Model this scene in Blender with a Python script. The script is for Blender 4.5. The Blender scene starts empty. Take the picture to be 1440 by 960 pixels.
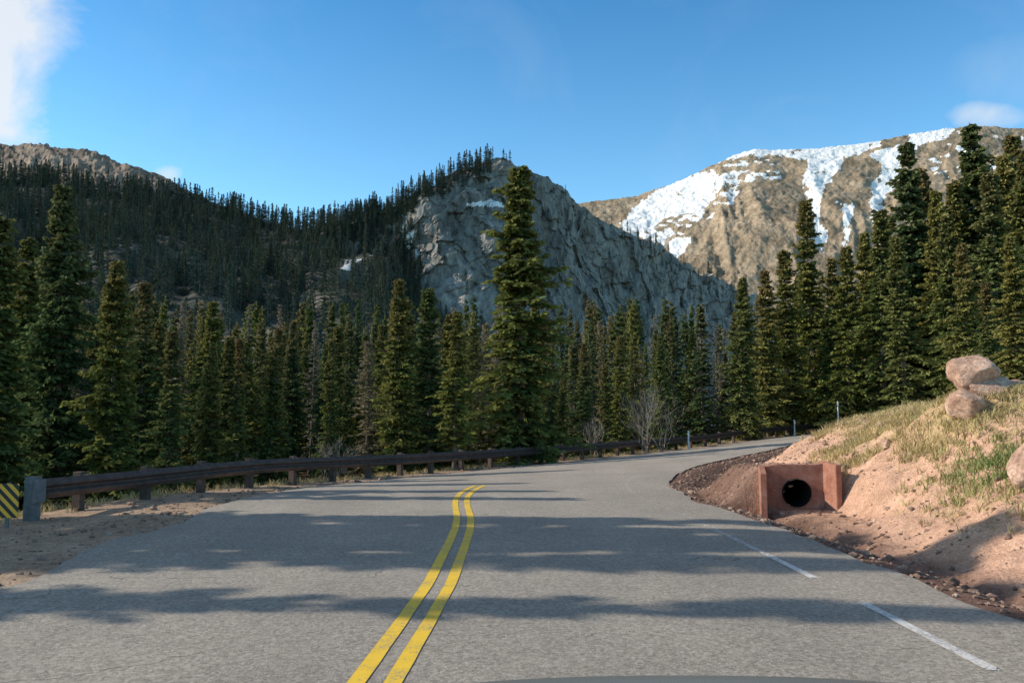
import bpy, bmesh, math, random
import numpy as np
from mathutils import Vector, noise as mn, Matrix
rs = np.random.RandomState
sc = bpy.context.scene
sc.view_settings.view_transform = 'Standard'
sc.view_settings.look = 'None'
sc.view_settings.exposure = 0
PITCH = math.radians(5.24)
CAMH = 1.5

# ---------------------------------------------------------------- helpers
def pixel_to_world(px, py, dist):
    """back-projects an image pixel at an assumed distance -> world metres"""
    v = (480-py)/1200.; u = (px-720)/1200.
    cy = math.cos(PITCH)-v*math.sin(PITCH); cz = math.sin(PITCH)+v*math.cos(PITCH)
    return (u/cy*dist, dist, CAMH+cz/cy*dist)

_tab = rs(7).rand(256, 256)
def vnoise(x, y, seed=0):
    x = np.asarray(x, float)+seed*37.7; y = np.asarray(y, float)+seed*91.3
    xi = np.floor(x).astype(int); yi = np.floor(y).astype(int)
    fx = x-xi; fy = y-yi
    fx = fx*fx*(3-2*fx); fy = fy*fy*(3-2*fy)
    a = _tab[xi & 255, yi & 255]; b = _tab[(xi+1) & 255, yi & 255]
    c = _tab[xi & 255, (yi+1) & 255]; d = _tab[(xi+1) & 255, (yi+1) & 255]
    return (a*(1-fx)+b*fx)*(1-fy)+(c*(1-fx)+d*fx)*fy
def fbm(x, y, oct=5, seed=0):
    s = 0; a = .5; t = 0
    for o in range(oct):
        s = s+a*vnoise(x*2**o, y*2**o, seed+o); t += a; a *= .5
    return s/t-.5
def ridged(x, y, oct=4, seed=0):
    s = 0; a = .5; t = 0
    for o in range(oct):
        s = s+a*(1-np.abs(2*vnoise(x*2**o, y*2**o, seed+o)-1)); t += a; a *= .5
    return s/t-.5
def sstep(a, b, x):
    t = np.clip((x-a)/(b-a), 0, 1); return t*t*(3-2*t)

def mk_mesh(name, V, F, mats=(), smooth=False, matidx=None, attrs=None):
    me = bpy.data.meshes.new(name)
    V = np.asarray(V, np.float32).reshape(-1, 3); F = np.asarray(F, np.int32)
    k = F.shape[1]
    me.vertices.add(len(V)); me.vertices.foreach_set('co', V.ravel())
    if len(F):
        me.loops.add(F.size); me.loops.foreach_set('vertex_index', F.ravel())
        me.polygons.add(len(F)); me.polygons.foreach_set('loop_start', np.arange(0, F.size, k, dtype=np.int32))
        me.polygons.foreach_set('loop_total', np.full(len(F), k, np.int32))
    for m in mats: me.materials.append(m)
    if matidx is not None: me.polygons.foreach_set('material_index', np.asarray(matidx, np.int32))
    me.update(calc_edges=True)
    if len(F): me.polygons.foreach_set('use_smooth', np.full(len(F), smooth, bool))
    for n, (ty, arr) in (attrs or {}).items():
        at = me.attributes.new(n, ty, 'POINT')
        if ty == 'FLOAT': at.data.foreach_set('value', np.asarray(arr, np.float32).ravel())
        elif ty == 'FLOAT_COLOR':
            c = np.ones((len(V), 4), np.float32); c[:, :3] = arr; at.data.foreach_set('color', c.ravel())
        elif ty == 'FLOAT_VECTOR': at.data.foreach_set('vector', np.asarray(arr, np.float32).ravel())
        elif ty == 'INT': at.data.foreach_set('value', np.asarray(arr, np.int32).ravel())
    return me
def add_obj(name, me, parent=None, loc=(0, 0, 0), coll=None):
    o = bpy.data.objects.new(name, me); (coll or sc.collection).objects.link(o)
    o.location = loc
    if parent: o.parent = parent
    return o
def grid_faces(nr, nc):
    i = np.arange(nr-1)[:, None]*nc+np.arange(nc-1)[None, :]
    return np.stack([i, i+1, i+nc+1, i+nc], -1).reshape(-1, 4)

# ---------------------------------------------------------------- materials
class NT:
    def __init__(s, name):
        s.m = bpy.data.materials.new(name); s.m.use_nodes = True
        s.t = s.m.node_tree; s.b = s.t.nodes['Principled BSDF']; s.out = s.t.nodes['Material Output']
    def n(s, ty, **kw):
        x = s.t.nodes.new(ty)
        for k, v in kw.items(): setattr(x, k, v)
        return x
    def l(s, a, b): s.t.links.new(a, b)
    def coord(s, kind='Object'): return s.n('ShaderNodeTexCoord').outputs[kind]
    def noise(s, vec, scale, detail=6, rough=.6):
        x = s.n('ShaderNodeTexNoise'); x.inputs['Scale'].default_value = scale
        x.inputs['Detail'].default_value = detail; x.inputs['Roughness'].default_value = rough
        if vec: s.l(vec, x.inputs['Vector'])
        return x.outputs['Fac']
    def ramp(s, fac, stops):
        x = s.n('ShaderNodeValToRGB'); e = x.color_ramp.elements
        e[0].position = stops[0][0]; e[1].position = stops[-1][0]
        for p, c in stops[1:-1]: e.new(p)
        for el, (p, c) in zip(e, stops): el.color = (*c, 1)
        s.l(fac, x.inputs['Fac']); return x.outputs['Color']
    def mix(s, f, a, b, mode='MIX'):
        x = s.n('ShaderNodeMix', data_type='RGBA', blend_type=mode)
        for sock, val in ((x.inputs[0], f), (x.inputs[6], a), (x.inputs[7], b)):
            if isinstance(val, (int, float)): sock.default_value = val
            elif isinstance(val, tuple): sock.default_value = (*val, 1)
            else: s.l(val, sock)
        return x.outputs[2]
    def math(s, op, a, b=0., c=0.):
        x = s.n('ShaderNodeMath', operation=op)
        for i, val in enumerate((a, b, c)):
            if isinstance(val, (int, float)): x.inputs[i].default_value = val
            else: s.l(val, x.inputs[i])
        return x.outputs[0]
    def bump(s, h, dist=.02, st=.6):
        x = s.n('ShaderNodeBump'); x.inputs['Distance'].default_value = dist; x.inputs['Strength'].default_value = st
        s.l(h, x.inputs['Height']); s.l(x.outputs[0], s.b.inputs['Normal'])
    def attr(s, name, out='Fac'):
        x = s.n('ShaderNodeAttribute'); x.attribute_name = name; return x.outputs[out]
    def base(s, c, rough=.85, spec=.2):
        if isinstance(c, tuple): s.b.inputs['Base Color'].default_value = (*c, 1)
        else: s.l(c, s.b.inputs['Base Color'])
        s.b.inputs['Roughness'].default_value = rough
        s.b.inputs['Specular IOR Level'].default_value = spec
    def diffuse(s, c, trans=0.):
        d = s.n('ShaderNodeBsdfDiffuse'); s.l(c, d.inputs['Color']); o = d.outputs[0]
        if trans:
            tr = s.n('ShaderNodeBsdfTranslucent'); s.l(c, tr.inputs['Color'])
            mx = s.n('ShaderNodeMixShader'); mx.inputs[0].default_value = trans
            s.l(o, mx.inputs[1]); s.l(tr.outputs[0], mx.inputs[2]); o = mx.outputs[0]
        s.l(o, s.out.inputs[0]); s.t.nodes.remove(s.b)

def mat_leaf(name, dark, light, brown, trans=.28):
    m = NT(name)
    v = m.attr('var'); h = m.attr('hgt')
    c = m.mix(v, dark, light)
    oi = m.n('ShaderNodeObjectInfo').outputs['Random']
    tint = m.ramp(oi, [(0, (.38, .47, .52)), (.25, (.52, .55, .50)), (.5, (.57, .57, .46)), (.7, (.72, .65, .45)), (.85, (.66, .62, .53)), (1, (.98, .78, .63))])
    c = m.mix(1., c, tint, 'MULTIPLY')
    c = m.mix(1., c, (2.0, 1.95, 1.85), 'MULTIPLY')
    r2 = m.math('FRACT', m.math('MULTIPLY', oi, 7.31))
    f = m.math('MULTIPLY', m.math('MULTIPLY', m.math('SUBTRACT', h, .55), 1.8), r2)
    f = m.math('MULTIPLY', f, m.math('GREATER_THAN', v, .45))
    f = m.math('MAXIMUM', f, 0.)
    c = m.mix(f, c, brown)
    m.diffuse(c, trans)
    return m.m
M_leaf = mat_leaf('spruce_needles', (.030, .048, .023), (.195, .225, .088), (.29, .17, .09), .30)
M_leafd = mat_leaf('dead_spruce_needles', (.12, .11, .09), (.34, .30, .25), (.28, .23, .19))
M_leaf_haze = mat_leaf('haze_tinted_spruce_needles', (.044, .070, .076), (.115, .150, .125), (.14, .115, .08), 0)  # far needles: bluish distance haze is mixed into the base colour
m = NT('bark'); co = m.coord(); mp = m.n('ShaderNodeMapping'); m.l(co, mp.inputs[0]); mp.inputs['Scale'].default_value = (8, 8, 1.5)
nz = m.noise(mp.outputs[0], 3, 2); m.diffuse(m.ramp(nz, [(.3, (.08, .065, .055)), (.7, (.25, .20, .16))])); M_bark = m.m

m = NT('asphalt'); co = m.coord()
n1 = m.noise(co, 34, 4, .9); n2 = m.noise(co, .45, 3); n3 = m.noise(co, 7, 4, .75)
vo = m.n('ShaderNodeTexVoronoi'); vo.inputs['Scale'].default_value = 36; m.l(co, vo.inputs['Vector'])
c = m.ramp(n1, [(.32, (.11, .105, .098)), (.5, (.29, .272, .25)), (.68, (.62, .58, .53))])
c = m.mix(.40, c, m.ramp(n3, [(.3, (.20, .188, .172)), (.7, (.38, .355, .325))]))
c = m.mix(.30, c, m.ramp(n2, [(.35, (.20, .19, .175)), (.65, (.38, .355, .32))]))
c = m.mix(.8, c, m.mix(1., c, m.ramp(vo.outputs['Color'], [(0, (.42, .42, .42)), (1, (1., 1., 1.))]), 'MULTIPLY'))
c = m.mix(1., c, (1.62, 1.54, 1.44), 'MULTIPLY')
spx = m.n('ShaderNodeSeparateXYZ'); m.l(co, spx.inputs[0])
wp = m.math('SINE', m.math('MULTIPLY', spx.outputs[0], 3.5)); c = m.mix(m.math('MULTIPLY', m.math('ADD', wp, 1.), .06), c, (.18, .17, .158))
w = m.n('ShaderNodeTexVoronoi', feature='DISTANCE_TO_EDGE'); w.inputs['Scale'].default_value = .42
dn = m.n('ShaderNodeTexNoise'); dn.inputs['Scale'].default_value = 1.3; dn.inputs['Detail'].default_value = 4; m.l(co, dn.inputs['Vector'])
wv = m.n('ShaderNodeVectorMath', operation='ADD'); sv = m.n('ShaderNodeVectorMath', operation='SCALE'); sv.inputs['Scale'].default_value = 1.2
m.l(dn.outputs['Color'], sv.inputs[0]); m.l(co, wv.inputs[0]); m.l(sv.outputs[0], wv.inputs[1]); m.l(wv.outputs[0], w.inputs['Vector'])
cr = m.math('MULTIPLY', m.math('LESS_THAN', w.outputs['Distance'], .004), m.math('GREATER_THAN', n2, .56))
c = m.mix(m.math('MULTIPLY', cr, .5), c, (.07, .065, .06))
m.base(c, .9, .15); m.bump(n1, .02, .8); M_asph = m.m

def paint(name, col, under, thr, wscale):
    m = NT(name); co = m.coord(); a = m.noise(co, 38, 3, .8); b = m.noise(co, 3.2, 4, .7)
    f = m.math('ADD', m.math('MULTIPLY', a, .6), m.math('MULTIPLY', b, .4))
    f = m.ramp(f, [(thr-.03, (0, 0, 0)), (thr+.05, (1, 1, 1))])
    c = m.mix(b, tuple(x*.72 for x in col), tuple(min(1, x*1.1) for x in col))
    c = m.mix(f, under, c); m.base(c, .6, .3); m.bump(a, .006, .5)
    at = m.attr('wear'); tr = m.n('ShaderNodeBsdfTransparent'); mx = m.n('ShaderNodeMixShader')
    wn = m.noise(co, wscale, 4, .8); f = m.math('GREATER_THAN', m.math('ADD', at, m.math('MULTIPLY', wn, .6)), .75)
    m.l(f, mx.inputs[0]); m.l(m.b.outputs[0], mx.inputs[1]); m.l(tr.outputs[0], mx.inputs[2]); m.l(mx.outputs[0], m.out.inputs[0])
    return m.m
M_yel = paint('yellow_paint', (.90, .58, .04), (.36, .31, .2), .42, 9)
M_wht = paint('white_paint', (.74, .72, .68), (.36, .34, .32), .46, 14)

m = NT('soil'); co = m.coord(); col = m.attr('zone', 'Color')
a = m.noise(co, 5, 5, .7); b = m.noise(co, 38, 3, .85); d = m.noise(co, .8, 3)
c = m.mix(1., col, m.ramp(a, [(.3, (.60, .58, .56)), (.7, (1., 1., 1.))]), 'MULTIPLY')
c = m.mix(1., c, m.ramp(b, [(.34, (.42, .42, .42)), (.68, (1, 1, 1))]), 'MULTIPLY')
c = m.mix(1., c, m.ramp(d, [(.3, (.75, .73, .71)), (.7, (1., 1., 1.))]), 'MULTIPLY')
c = m.mix(1., c, (2.2, 2.15, 2.1), 'MULTIPLY')
m.base(c, .95, .1); hs = m.math('ADD', m.math('MULTIPLY', a, .8), m.math('MULTIPLY', b, .25)); m.bump(hs, .10, .8); M_soil = m.m

def rock_mat(name, c0, c1, c2, scale, bd, snow=True, streak=(1, 1, 1), cracks=0., gain=1.):
    m = NT(name); co = m.coord(); mp = m.n('ShaderNodeMapping'); m.l(co, mp.inputs[0]); mp.inputs['Scale'].default_value = streak
    mp.inputs['Rotation'].default_value = (0, .45 if cracks else 0, 0)
    a = m.noise(mp.outputs[0], scale, 7, .68); b = m.noise(mp.outputs[0], scale*7, 4, .75); d = m.noise(co, scale*.25, 3)
    c = m.ramp(a, [(.32, c0), (.5, c1), (.68, c2)])
    c = m.mix(1., c, m.ramp(b, [(.32, (.42, .42, .43)), (.68, (1, .99, .97))]), 'MULTIPLY')
    c = m.mix(1., c, (1.55*gain, 1.5*gain, 1.45*gain), 'MULTIPLY')
    c = m.mix(1., c, m.ramp(d, [(.35, (.75, .77, .78)), (.65, (1., 1, 1))]), 'MULTIPLY')
    h = m.math('ADD', a, m.math('MULTIPLY', b, .4))
    if cracks:
        vr = m.n('ShaderNodeTexVoronoi', feature='DISTANCE_TO_EDGE'); vr.inputs['Scale'].default_value = cracks
        wn = m.n('ShaderNodeTexNoise'); wn.inputs['Scale'].default_value = cracks*1.4; m.l(co, wn.inputs['Vector'])
        s2 = m.n('ShaderNodeVectorMath', operation='SCALE'); s2.inputs['Scale'].default_value = .8/cracks; a2 = m.n('ShaderNodeVectorMath', operation='ADD')
        m.l(wn.outputs['Color'], s2.inputs[0]); m.l(s2.outputs[0], a2.inputs[0]); m.l(mp.outputs[0], a2.inputs[1]); m.l(a2.outputs[0], vr.inputs['Vector'])
        ck = m.ramp(vr.outputs['Distance'], [(0, (.45, .45, .46)), (.09, (1, 1, 1))]); c = m.mix(.5, c, m.mix(1., c, ck, 'MULTIPLY'))
        h = m.math('ADD', h, m.math('MULTIPLY', m.math('MINIMUM', vr.outputs['Distance'], .12), 4.))
    if snow:
        s = m.attr('snow'); s = m.ramp(s, [(.42, (0, 0, 0)), (.58, (1, 1, 1))]); c = m.mix(s, c, (.88, .88, .88))
    m.base(c, .9, .15); m.bump(h, bd, .8); return m.m
M_cliff = rock_mat('granite_cliff', (.18, .168, .157), (.27, .25, .23), (.37, .34, .31), .06, 2.0, streak=(1, 1, .4), cracks=.06, gain=1.08)
M_mtn = rock_mat('alpine_tundra', (.20, .155, .105), (.34, .268, .19), (.46, .375, .28), .034, 6, streak=(1, .5, .5))
M_ridge = rock_mat('brown_ridge_rock', (.17, .13, .10), (.27, .205, .16), (.37, .295, .23), .03, 4)
M_hill = rock_mat('forest_floor', (.05, .06, .052), (.08, .085, .07), (.18, .17, .15), .05, 1.5)
M_bould = rock_mat('pink_granite', (.34, .205, .15), (.48, .32, .245), (.60, .45, .36), 2.2, .07, snow=False)
M_gravel = rock_mat('gravel_stone', (.14, .09, .068), (.29, .195, .15), (.5, .39, .32), 3.0, .01, snow=False)
m = NT('rusty_steel'); co = m.coord(); a = m.noise(co, 6, 6); m.base(m.ramp(a, [(.3, (.045, .032, .028)), (.7, (.13, .085, .066))]), .7, .35); M_rust = m.m
m = NT('grey_post'); a = m.noise(m.coord(), 8, 6); m.base(m.ramp(a, [(.3, (.10, .10, .10)), (.7, (.22, .215, .21))]), .7, .3); M_post = m.m
m = NT('red_concrete'); co = m.coord(); a = m.noise(co, 4, 8, .7); b = m.noise(co, 40, 4)
c = m.ramp(a, [(.3, (.26, .105, .07)), (.5, (.40, .175, .12)), (.72, (.52, .30, .23))]); c = m.mix(1., c, m.ramp(b, [(.3, (.75, .75, .75)), (.7, (1., 1., 1.))]), 'MULTIPLY')
m.base(c, .85, .2); m.bump(a, .02); M_conc = m.m
m = NT('culvert_pipe_metal'); m.base((.04, .035, .03), .7, .3); M_pipe = m.m
m = NT('car_paint'); m.base((.15, .155, .14), .38, .4); M_car = m.m
m = NT('black_plastic'); m.base((.02, .02, .02), .5, .4); M_blk = m.m
m = NT('hazard_stripes'); co = m.coord(); sp = m.n('ShaderNodeSeparateXYZ'); m.l(co, sp.inputs[0])
f = m.math('FRACT', m.math('MULTIPLY', m.math('ADD', sp.outputs[0], sp.outputs[2]), 6.2)); f = m.math('GREATER_THAN', f, .5)
m.base(m.mix(f, (.015, .015, .015), (.95, .45, .03)), .45, .5); M_haz = m.m
m = NT('white_plastic'); m.base((.7, .7, .68), .5); M_wp = m.m
m = NT('grass_blades'); v = m.attr('var'); g = m.attr('green')
c = m.mix(v, (.28, .21, .095), (.70, .58, .31)); c2 = m.mix(v, (.12, .17, .05), (.30, .37, .13)); m.diffuse(m.mix(g, c, c2), .15); M_grass = m.m
m = NT('bare_twigs'); m.base((.40, .34, .28), .85); M_twig = m.m

# ---------------------------------------------------------------- road alignment (inner edge + heights)
ctrl = np.array([
 (3.9,-60,0,0),(3.9,-30,0,0),(3.9,-8,0,0),(3.9,3,0,0),(3.88,8,0,0),(3.75,13,0,0),(3.5,17.5,0,-.02),(3.95,21.5,.03,-.2),
 (5.5,25.8,.13,-.32),(8.4,30.3,.32,-.3),(12.8,37.5,.55,-.27),(18.4,46,.82,-.13),(27,55,1.15,.47),(41,63,1.5,.9),(60,68,1.9,1.3),(95,71,2.5,2.),(140,70,3,2.6)])
def catmull(P, step=.3):
    out = []
    for i in range(len(P)-1):
        p0 = P[max(i-1, 0)]; p1 = P[i]; p2 = P[i+1]; p3 = P[min(i+2, len(P)-1)]
        L = np.linalg.norm(p2[:2]-p1[:2]); n = max(2, int(L/step))
        m1 = (p2-p0)/max(np.linalg.norm((p2-p0)[:2]), 1e-6)*L; m2 = (p3-p1)/max(np.linalg.norm((p3-p1)[:2]), 1e-6)*L
        for k in range(n):
            t = k/n; out.append((2*t**3-3*t**2+1)*p1+(t**3-2*t**2+t)*m1+(-2*t**3+3*t**2)*p2+(t**3-t**2)*m2)
    out.append(P[-1]); return np.array(out)
PTH = catmull(ctrl)
tan = np.gradient(PTH[:, :2], axis=0); tan /= np.linalg.norm(tan, axis=1)[:, None]
for _ in range(6):
    tan[1:-1] = (tan[:-2]+tan[1:-1]+tan[2:])/3
tan /= np.linalg.norm(tan, axis=1)[:, None]
NRM = np.stack([-tan[:, 1], tan[:, 0]], 1)      # to the left / outside of the bend
ARC = np.concatenate([[0], np.cumsum(np.linalg.norm(np.diff(PTH[:, :2], axis=0), axis=1))])
RW = 8.7
def on_road(i, d, dz=0.):
    p = PTH[i]; n = NRM[i]; z = p[..., 2]+(p[..., 3]-p[..., 2])*np.clip(d/RW, 0, 1.1)
    return np.stack([p[..., 0]+n[..., 0]*d, p[..., 1]+n[..., 1]*d, z+dz], -1)
IDX = np.arange(len(PTH))
def pidx(y): return int(np.argmin(np.abs(PTH[:, 1]-y)+(PTH[:, 0] > 60)*100))
CX, CY = 5.26, 15.95      # culvert mouth

def ground(x, y, full=False):
    x = np.atleast_1d(np.asarray(x, float)); y = np.atleast_1d(np.asarray(y, float))
    z = np.full(x.shape, -2.); D = np.full(x.shape, 200.)
    near = (np.abs(x) < 170) & (y > -90) & (y < 200)
    idx = np.where(near)[0]
    PP = PTH[:, :2]
    for k in range(0, len(idx), 20000):
        ii = idx[k:k+20000]
        dd = (x[ii, None]-PP[None, :, 0])**2+(y[ii, None]-PP[None, :, 1])**2
        j = np.argmin(dd, 1)
        rx = x[ii]-PP[j, 0]; ry = y[ii]-PP[j, 1]
        d = rx*NRM[j, 0]+ry*NRM[j, 1]; dist = np.sqrt(dd[np.arange(len(ii)), j])
        d = np.where(np.abs(d) < dist*.9, np.sign(d)*dist, d)
        zi = PTH[j, 2]; zo = PTH[j, 3]
        e = d-RW
        gofs = np.interp(PP[j, 1], [-50, 14, 18, 23, 60], [3.4, 3.2, 2.2, 1.0, 1.0])
        nzs = fbm(x[ii]*.35, y[ii]*.35, 4, 3)
        zout = zo-.05-sstep(gofs-.1, gofs+7, e)*1.4-.12*sstep(1., 3., e)*sstep(20, 14, PP[j, 1])+nzs*.6*sstep(gofs, gofs+5, e)+fbm(x[ii]*2.5, y[ii]*2.5, 3, 9)*.05*sstep(0, .6, e)
        q = -d
        H = np.interp(y[ii], [-60, 12, 17, 24, 30, 45, 70], [1, 1.0, 1., .9, .72, .35, .25])
        prof = np.interp(q, [0, .35, .95, 1.5, 2.2, 3.2, 4.3, 5.4, 7.5, 14, 40], [0, -.04, -.27, -.12, .22, .8, 1.38, 1.72, 2.0, 2.5, 4.])
        prof = np.where(prof > 0, prof*H, prof)
        rough = fbm(x[ii]*.7, y[ii]*.7, 4, 5)*.5*sstep(1.6, 4, q)+fbm(x[ii]*3, y[ii]*3, 4, 6)*.20*sstep(.3, 1.2, q)+ridged(x[ii]*.9, y[ii]*1.4, 3, 8)*.24*sstep(1.3, 2.5, q)*(1-sstep(4, 6, q))
        zin = zi-.04+prof+rough+.5*np.exp(-((x[ii]-8.1)**2/2.2+(y[ii]-14.9)**2/3.))*sstep(2.8, 4, q)
        zz = np.where(d > RW, zout, np.where(d < 0, zin, zi+(zo-zi)*d/RW-.05))
        far = sstep(60, 150, dist); zz = zz*(1-far)+(-2.)*far
        z[ii] = zz; D[ii] = d
    lx = x-CX; ly = y-CY
    fr = sstep(-3.2, -1.6, ly)*(1-sstep(.06, .12, ly))*(1-sstep(.5, .95, np.abs(lx)))
    z = z*(1-fr)+np.minimum(z, -.14)*fr
    bk = sstep(.08, .2, ly)*(1-sstep(1.5, 4.5, ly))*sstep(-1.4, -.6, lx)*(1-sstep(.7, 3, lx))
    z = np.where(bk > 0, np.maximum(z, z*(1-bk)+.62*bk), z)
    return (z, D) if full else z

# ---------------------------------------------------------------- ground sheet
def geo(a, b, s, g=1.28):
    o = []; v = a; st = s
    while abs(v-a) < abs(b-a):
        st *= g; v = v+math.copysign(st, b-a); o.append(v)
    return o
xs = geo(-45, -6000, 1.)[::-1]+list(np.arange(-45, -14, .5))+list(np.arange(-14, 13, .12))+list(np.arange(13, 50, .35)); xs = xs+geo(xs[-1], 6000, 1.)
ys = geo(-40, -3000, 2.)[::-1]+list(np.arange(-40, 3, 1.))+list(np.arange(3, 26, .13))+list(np.arange(26, 78, .35)); ys = ys+geo(ys[-1], 8000, 1.)
xs = np.array(xs); ys = np.array(ys)
X, Y = np.meshgrid(xs, ys); xf = X.ravel(); yf = Y.ravel()
Z, D = ground(xf, yf, True)
zone = np.zeros((len(xf), 3)); zone[:] = (.085, .07, .045)
def lay(mask, col):
    global zone
    mask = mask*1.
    zone = zone*(1-mask[:, None])+np.array(col)[None, :]*mask[:, None]
q = -D; nn = fbm(xf*.6, yf*.6, 5, 21)
lay(((D > 3) & (D < 60))*(1-sstep(3.6, 5.6, (D-RW)+nn*2)), (.38, .285, .21))
lay(((D < 4))*1.*(q < 60), (.56, .36, .265))
lay(sstep(3.2, 4.4, q+nn*3.)*(q < 100), (.46, .34, .20))
lay((q > -1)*sstep(9, 14, q)*(q < 150), (.10, .09, .05))
lay((q > -1)*(1-sstep(.9, 1.7, q+nn*.9))*(D < 4), (.19, .12, .095))
lay(sstep(22, 32, yf)*(q > .8)*(q < 6)*.35, (.3, .25, .2))
GF = grid_faces(len(ys), len(xs))
fc = (np.stack([xf, yf], 1))[GF].mean(1)
# opening in the fill where the culvert pipe enters it
hole = (np.abs(fc[:, 0]-CX) < .36) & (fc[:, 1]-CY > .0) & (fc[:, 1]-CY < .30)
G = add_obj('ground', mk_mesh('ground', np.stack([xf, yf, Z], 1), GF[~hole], [M_soil], True, attrs={'zone': ('FLOAT_COLOR', zone)}))

# ---------------------------------------------------------------- road
cols = np.linspace(0, RW, 16)
ii = IDX
P = []
for k, d in enumerate(cols):
    dd = np.full(len(ii), d)
    if k == 0: dd = dd+fbm(ARC*.9, ARC*0, 4, 2)*.3
    if k == len(cols)-1: dd = dd+fbm(ARC*.5, ARC*0+5, 5, 4)*1.1
    P.append(on_road(ii, dd, .0+(0 if 0 < k < len(cols)-1 else -.02)))
P = np.stack(P, 1)
add_obj('road', mk_mesh('road', P.reshape(-1, 3), grid_faces(len(ii), len(cols))[:, ::-1], [M_asph], True))
def stripe(name, d, w, i0, i1, mat, wear, parent=None):
    ids = np.arange(i0, i1)
    dv = d(ids) if callable(d) else np.full(len(ids), d)
    A = on_road(ids, dv-w/2+fbm(ARC[ids]*3, ARC[ids]*0, 2, 1)*.012, .005); B = on_road(ids, dv+w/2+fbm(ARC[ids]*3, ARC[ids]*0+3, 2, 1)*.012, .005)
    V = np.stack([A, B], 1).reshape(-1, 3); wv = np.repeat(wear(ids), 2)
    return add_obj(name, mk_mesh(name, V, grid_faces(len(ids), 2)[:, ::-1], [mat], True, attrs={'wear': ('FLOAT', wv)}), parent)
cl = bpy.data.objects.new('road_markings', None); sc.collection.objects.link(cl)
ydv = lambda ids: 4.47+np.interp(PTH[ids, 1], [3, 5, 8, 12], [.32, .22, .08, 0])
yw = lambda ids: np.interp(ARC[ids]-ARC[pidx(19.3)], [-3, 0, .5, 1.2, 2.], [0, .2, .42, .52, .8])
iend = pidx(22.5)
stripe('centre_line_left', lambda i: ydv(i)+.105, .105, 0, iend, M_yel, yw, cl)
stripe('centre_line_right', lambda i: ydv(i)-.105, .105, 0, iend, M_yel, yw, cl)
def ywhite(ids):
    y = PTH[ids, 1]
    return np.interp(y, [-50, 5.0, 5.3, 5.5, 7.1, 7.3, 8.2, 8.4, 9.3, 9.7, 12, 14, 18, 60], [.3, .45, .7, .2, .22, .7, .7, .25, .33, .44, .45, .5, .5, .5])
stripe('edge_line', lambda i: 1.0+0*i, .085, 0, len(IDX), M_wht, ywhite, cl)

# ---------------------------------------------------------------- ridge lofts
def inpoly(px, py, poly):
    c = np.zeros(px.shape, bool); n = len(poly)
    for i in range(n):
        x1, y1 = poly[i]; x2, y2 = poly[(i+1) % n]
        cond = ((y1 > py) != (y2 > py)) & (px < (x2-x1)*(py-y1)/((y2-y1) if y2 != y1 else 1e-9)+x1); c ^= cond
    return c
def loft(crest, base, back, ns, nf, nb, pexp):
    C = np.array(crest); B = np.array(base); K = np.array(back)
    a = np.concatenate([[0], np.cumsum(np.linalg.norm(np.diff(C, axis=0), axis=1))]); s = np.linspace(0, a[-1], ns)
    ip = lambda A: np.stack([np.interp(s, a, A[:, k]) for k in range(3)], 1)
    C, B, K = ip(C), ip(B), ip(K)
    tf = np.linspace(0, 1, nf)[:, None, None]; tb = np.linspace(0, 1, nb)[1:, None, None]
    F = B[None]+(C-B)[None]*tf; F[:, :, 2] = B[None, :, 2]+(C-B)[None, :, 2]*(tf[:, :, 0]**pexp)
    R = C[None]+(K-C)[None]*tb; R[:, :, 2] = C[None, :, 2]+(K-C)[None, :, 2]*(tb[:, :, 0]**1.6)
    V = np.concatenate([F, R], 0)
    T = np.concatenate([tf[:, 0, 0], 1+tb[:, 0, 0]])[:, None]+0*s[None]
    return V, T, s[None]+0*T
def pxy(V):
    """camera image pixel coordinates of a terrain point, for placing snow and trees"""
    a = V[..., 0]/V[..., 1]; e = (V[..., 2]-CAMH)/V[..., 1]
    v = np.tan(np.arctan(e)-PITCH); return 720+1200*a*(math.cos(PITCH)-v*math.sin(PITCH)), 480-1200*v

# snowy mountain
cr = [(560,320),(700,297),(810,286),(850,282),(895,276),(935,262),(985,241),(1035,217),(1060,211),(1150,210),(1230,199),(1275,190),(1330,181),(1380,177),(1440,182),(1550,190),(1700,225),(1900,300)]
crest = [pixel_to_world(a, b, 1500) for a, b in cr]
base = [(c[0]*.56, 820, 0) for c in crest]; back = [(c[0]*1.4, 2100, 50) for c in crest]
V, T, S = loft(crest, base, back, 620, 260, 14, 1.0)
env = np.clip(T, 0, 1); e2 = 4*env*(1-env)+.06; e2 = np.where(T > 1, .06, e2)
warp = fbm(S*.006, T*2, 3, 11)*160
V[..., 2] += (ridged((S+warp)*.0075, T*1.2, 3, 13)*36+fbm((S+warp)*.02, T*9, 4, 14)*20)*e2+fbm(S*.05, T*36, 4, 15)*10*np.where(T > 1, 0, np.where(T > .96, .5, 1))+fbm(S*.3, T*140, 2, 25)*4.5
PX, PY = pxy(V)
jx = fbm(PX*.05, PY*.05, 4, 31)*26+fbm(PX*.3, PY*.3, 3, 33)*9; jy = fbm(PX*.05, PY*.05, 4, 32)*14+fbm(PX*.3, PY*.3, 3, 34)*5
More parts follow.
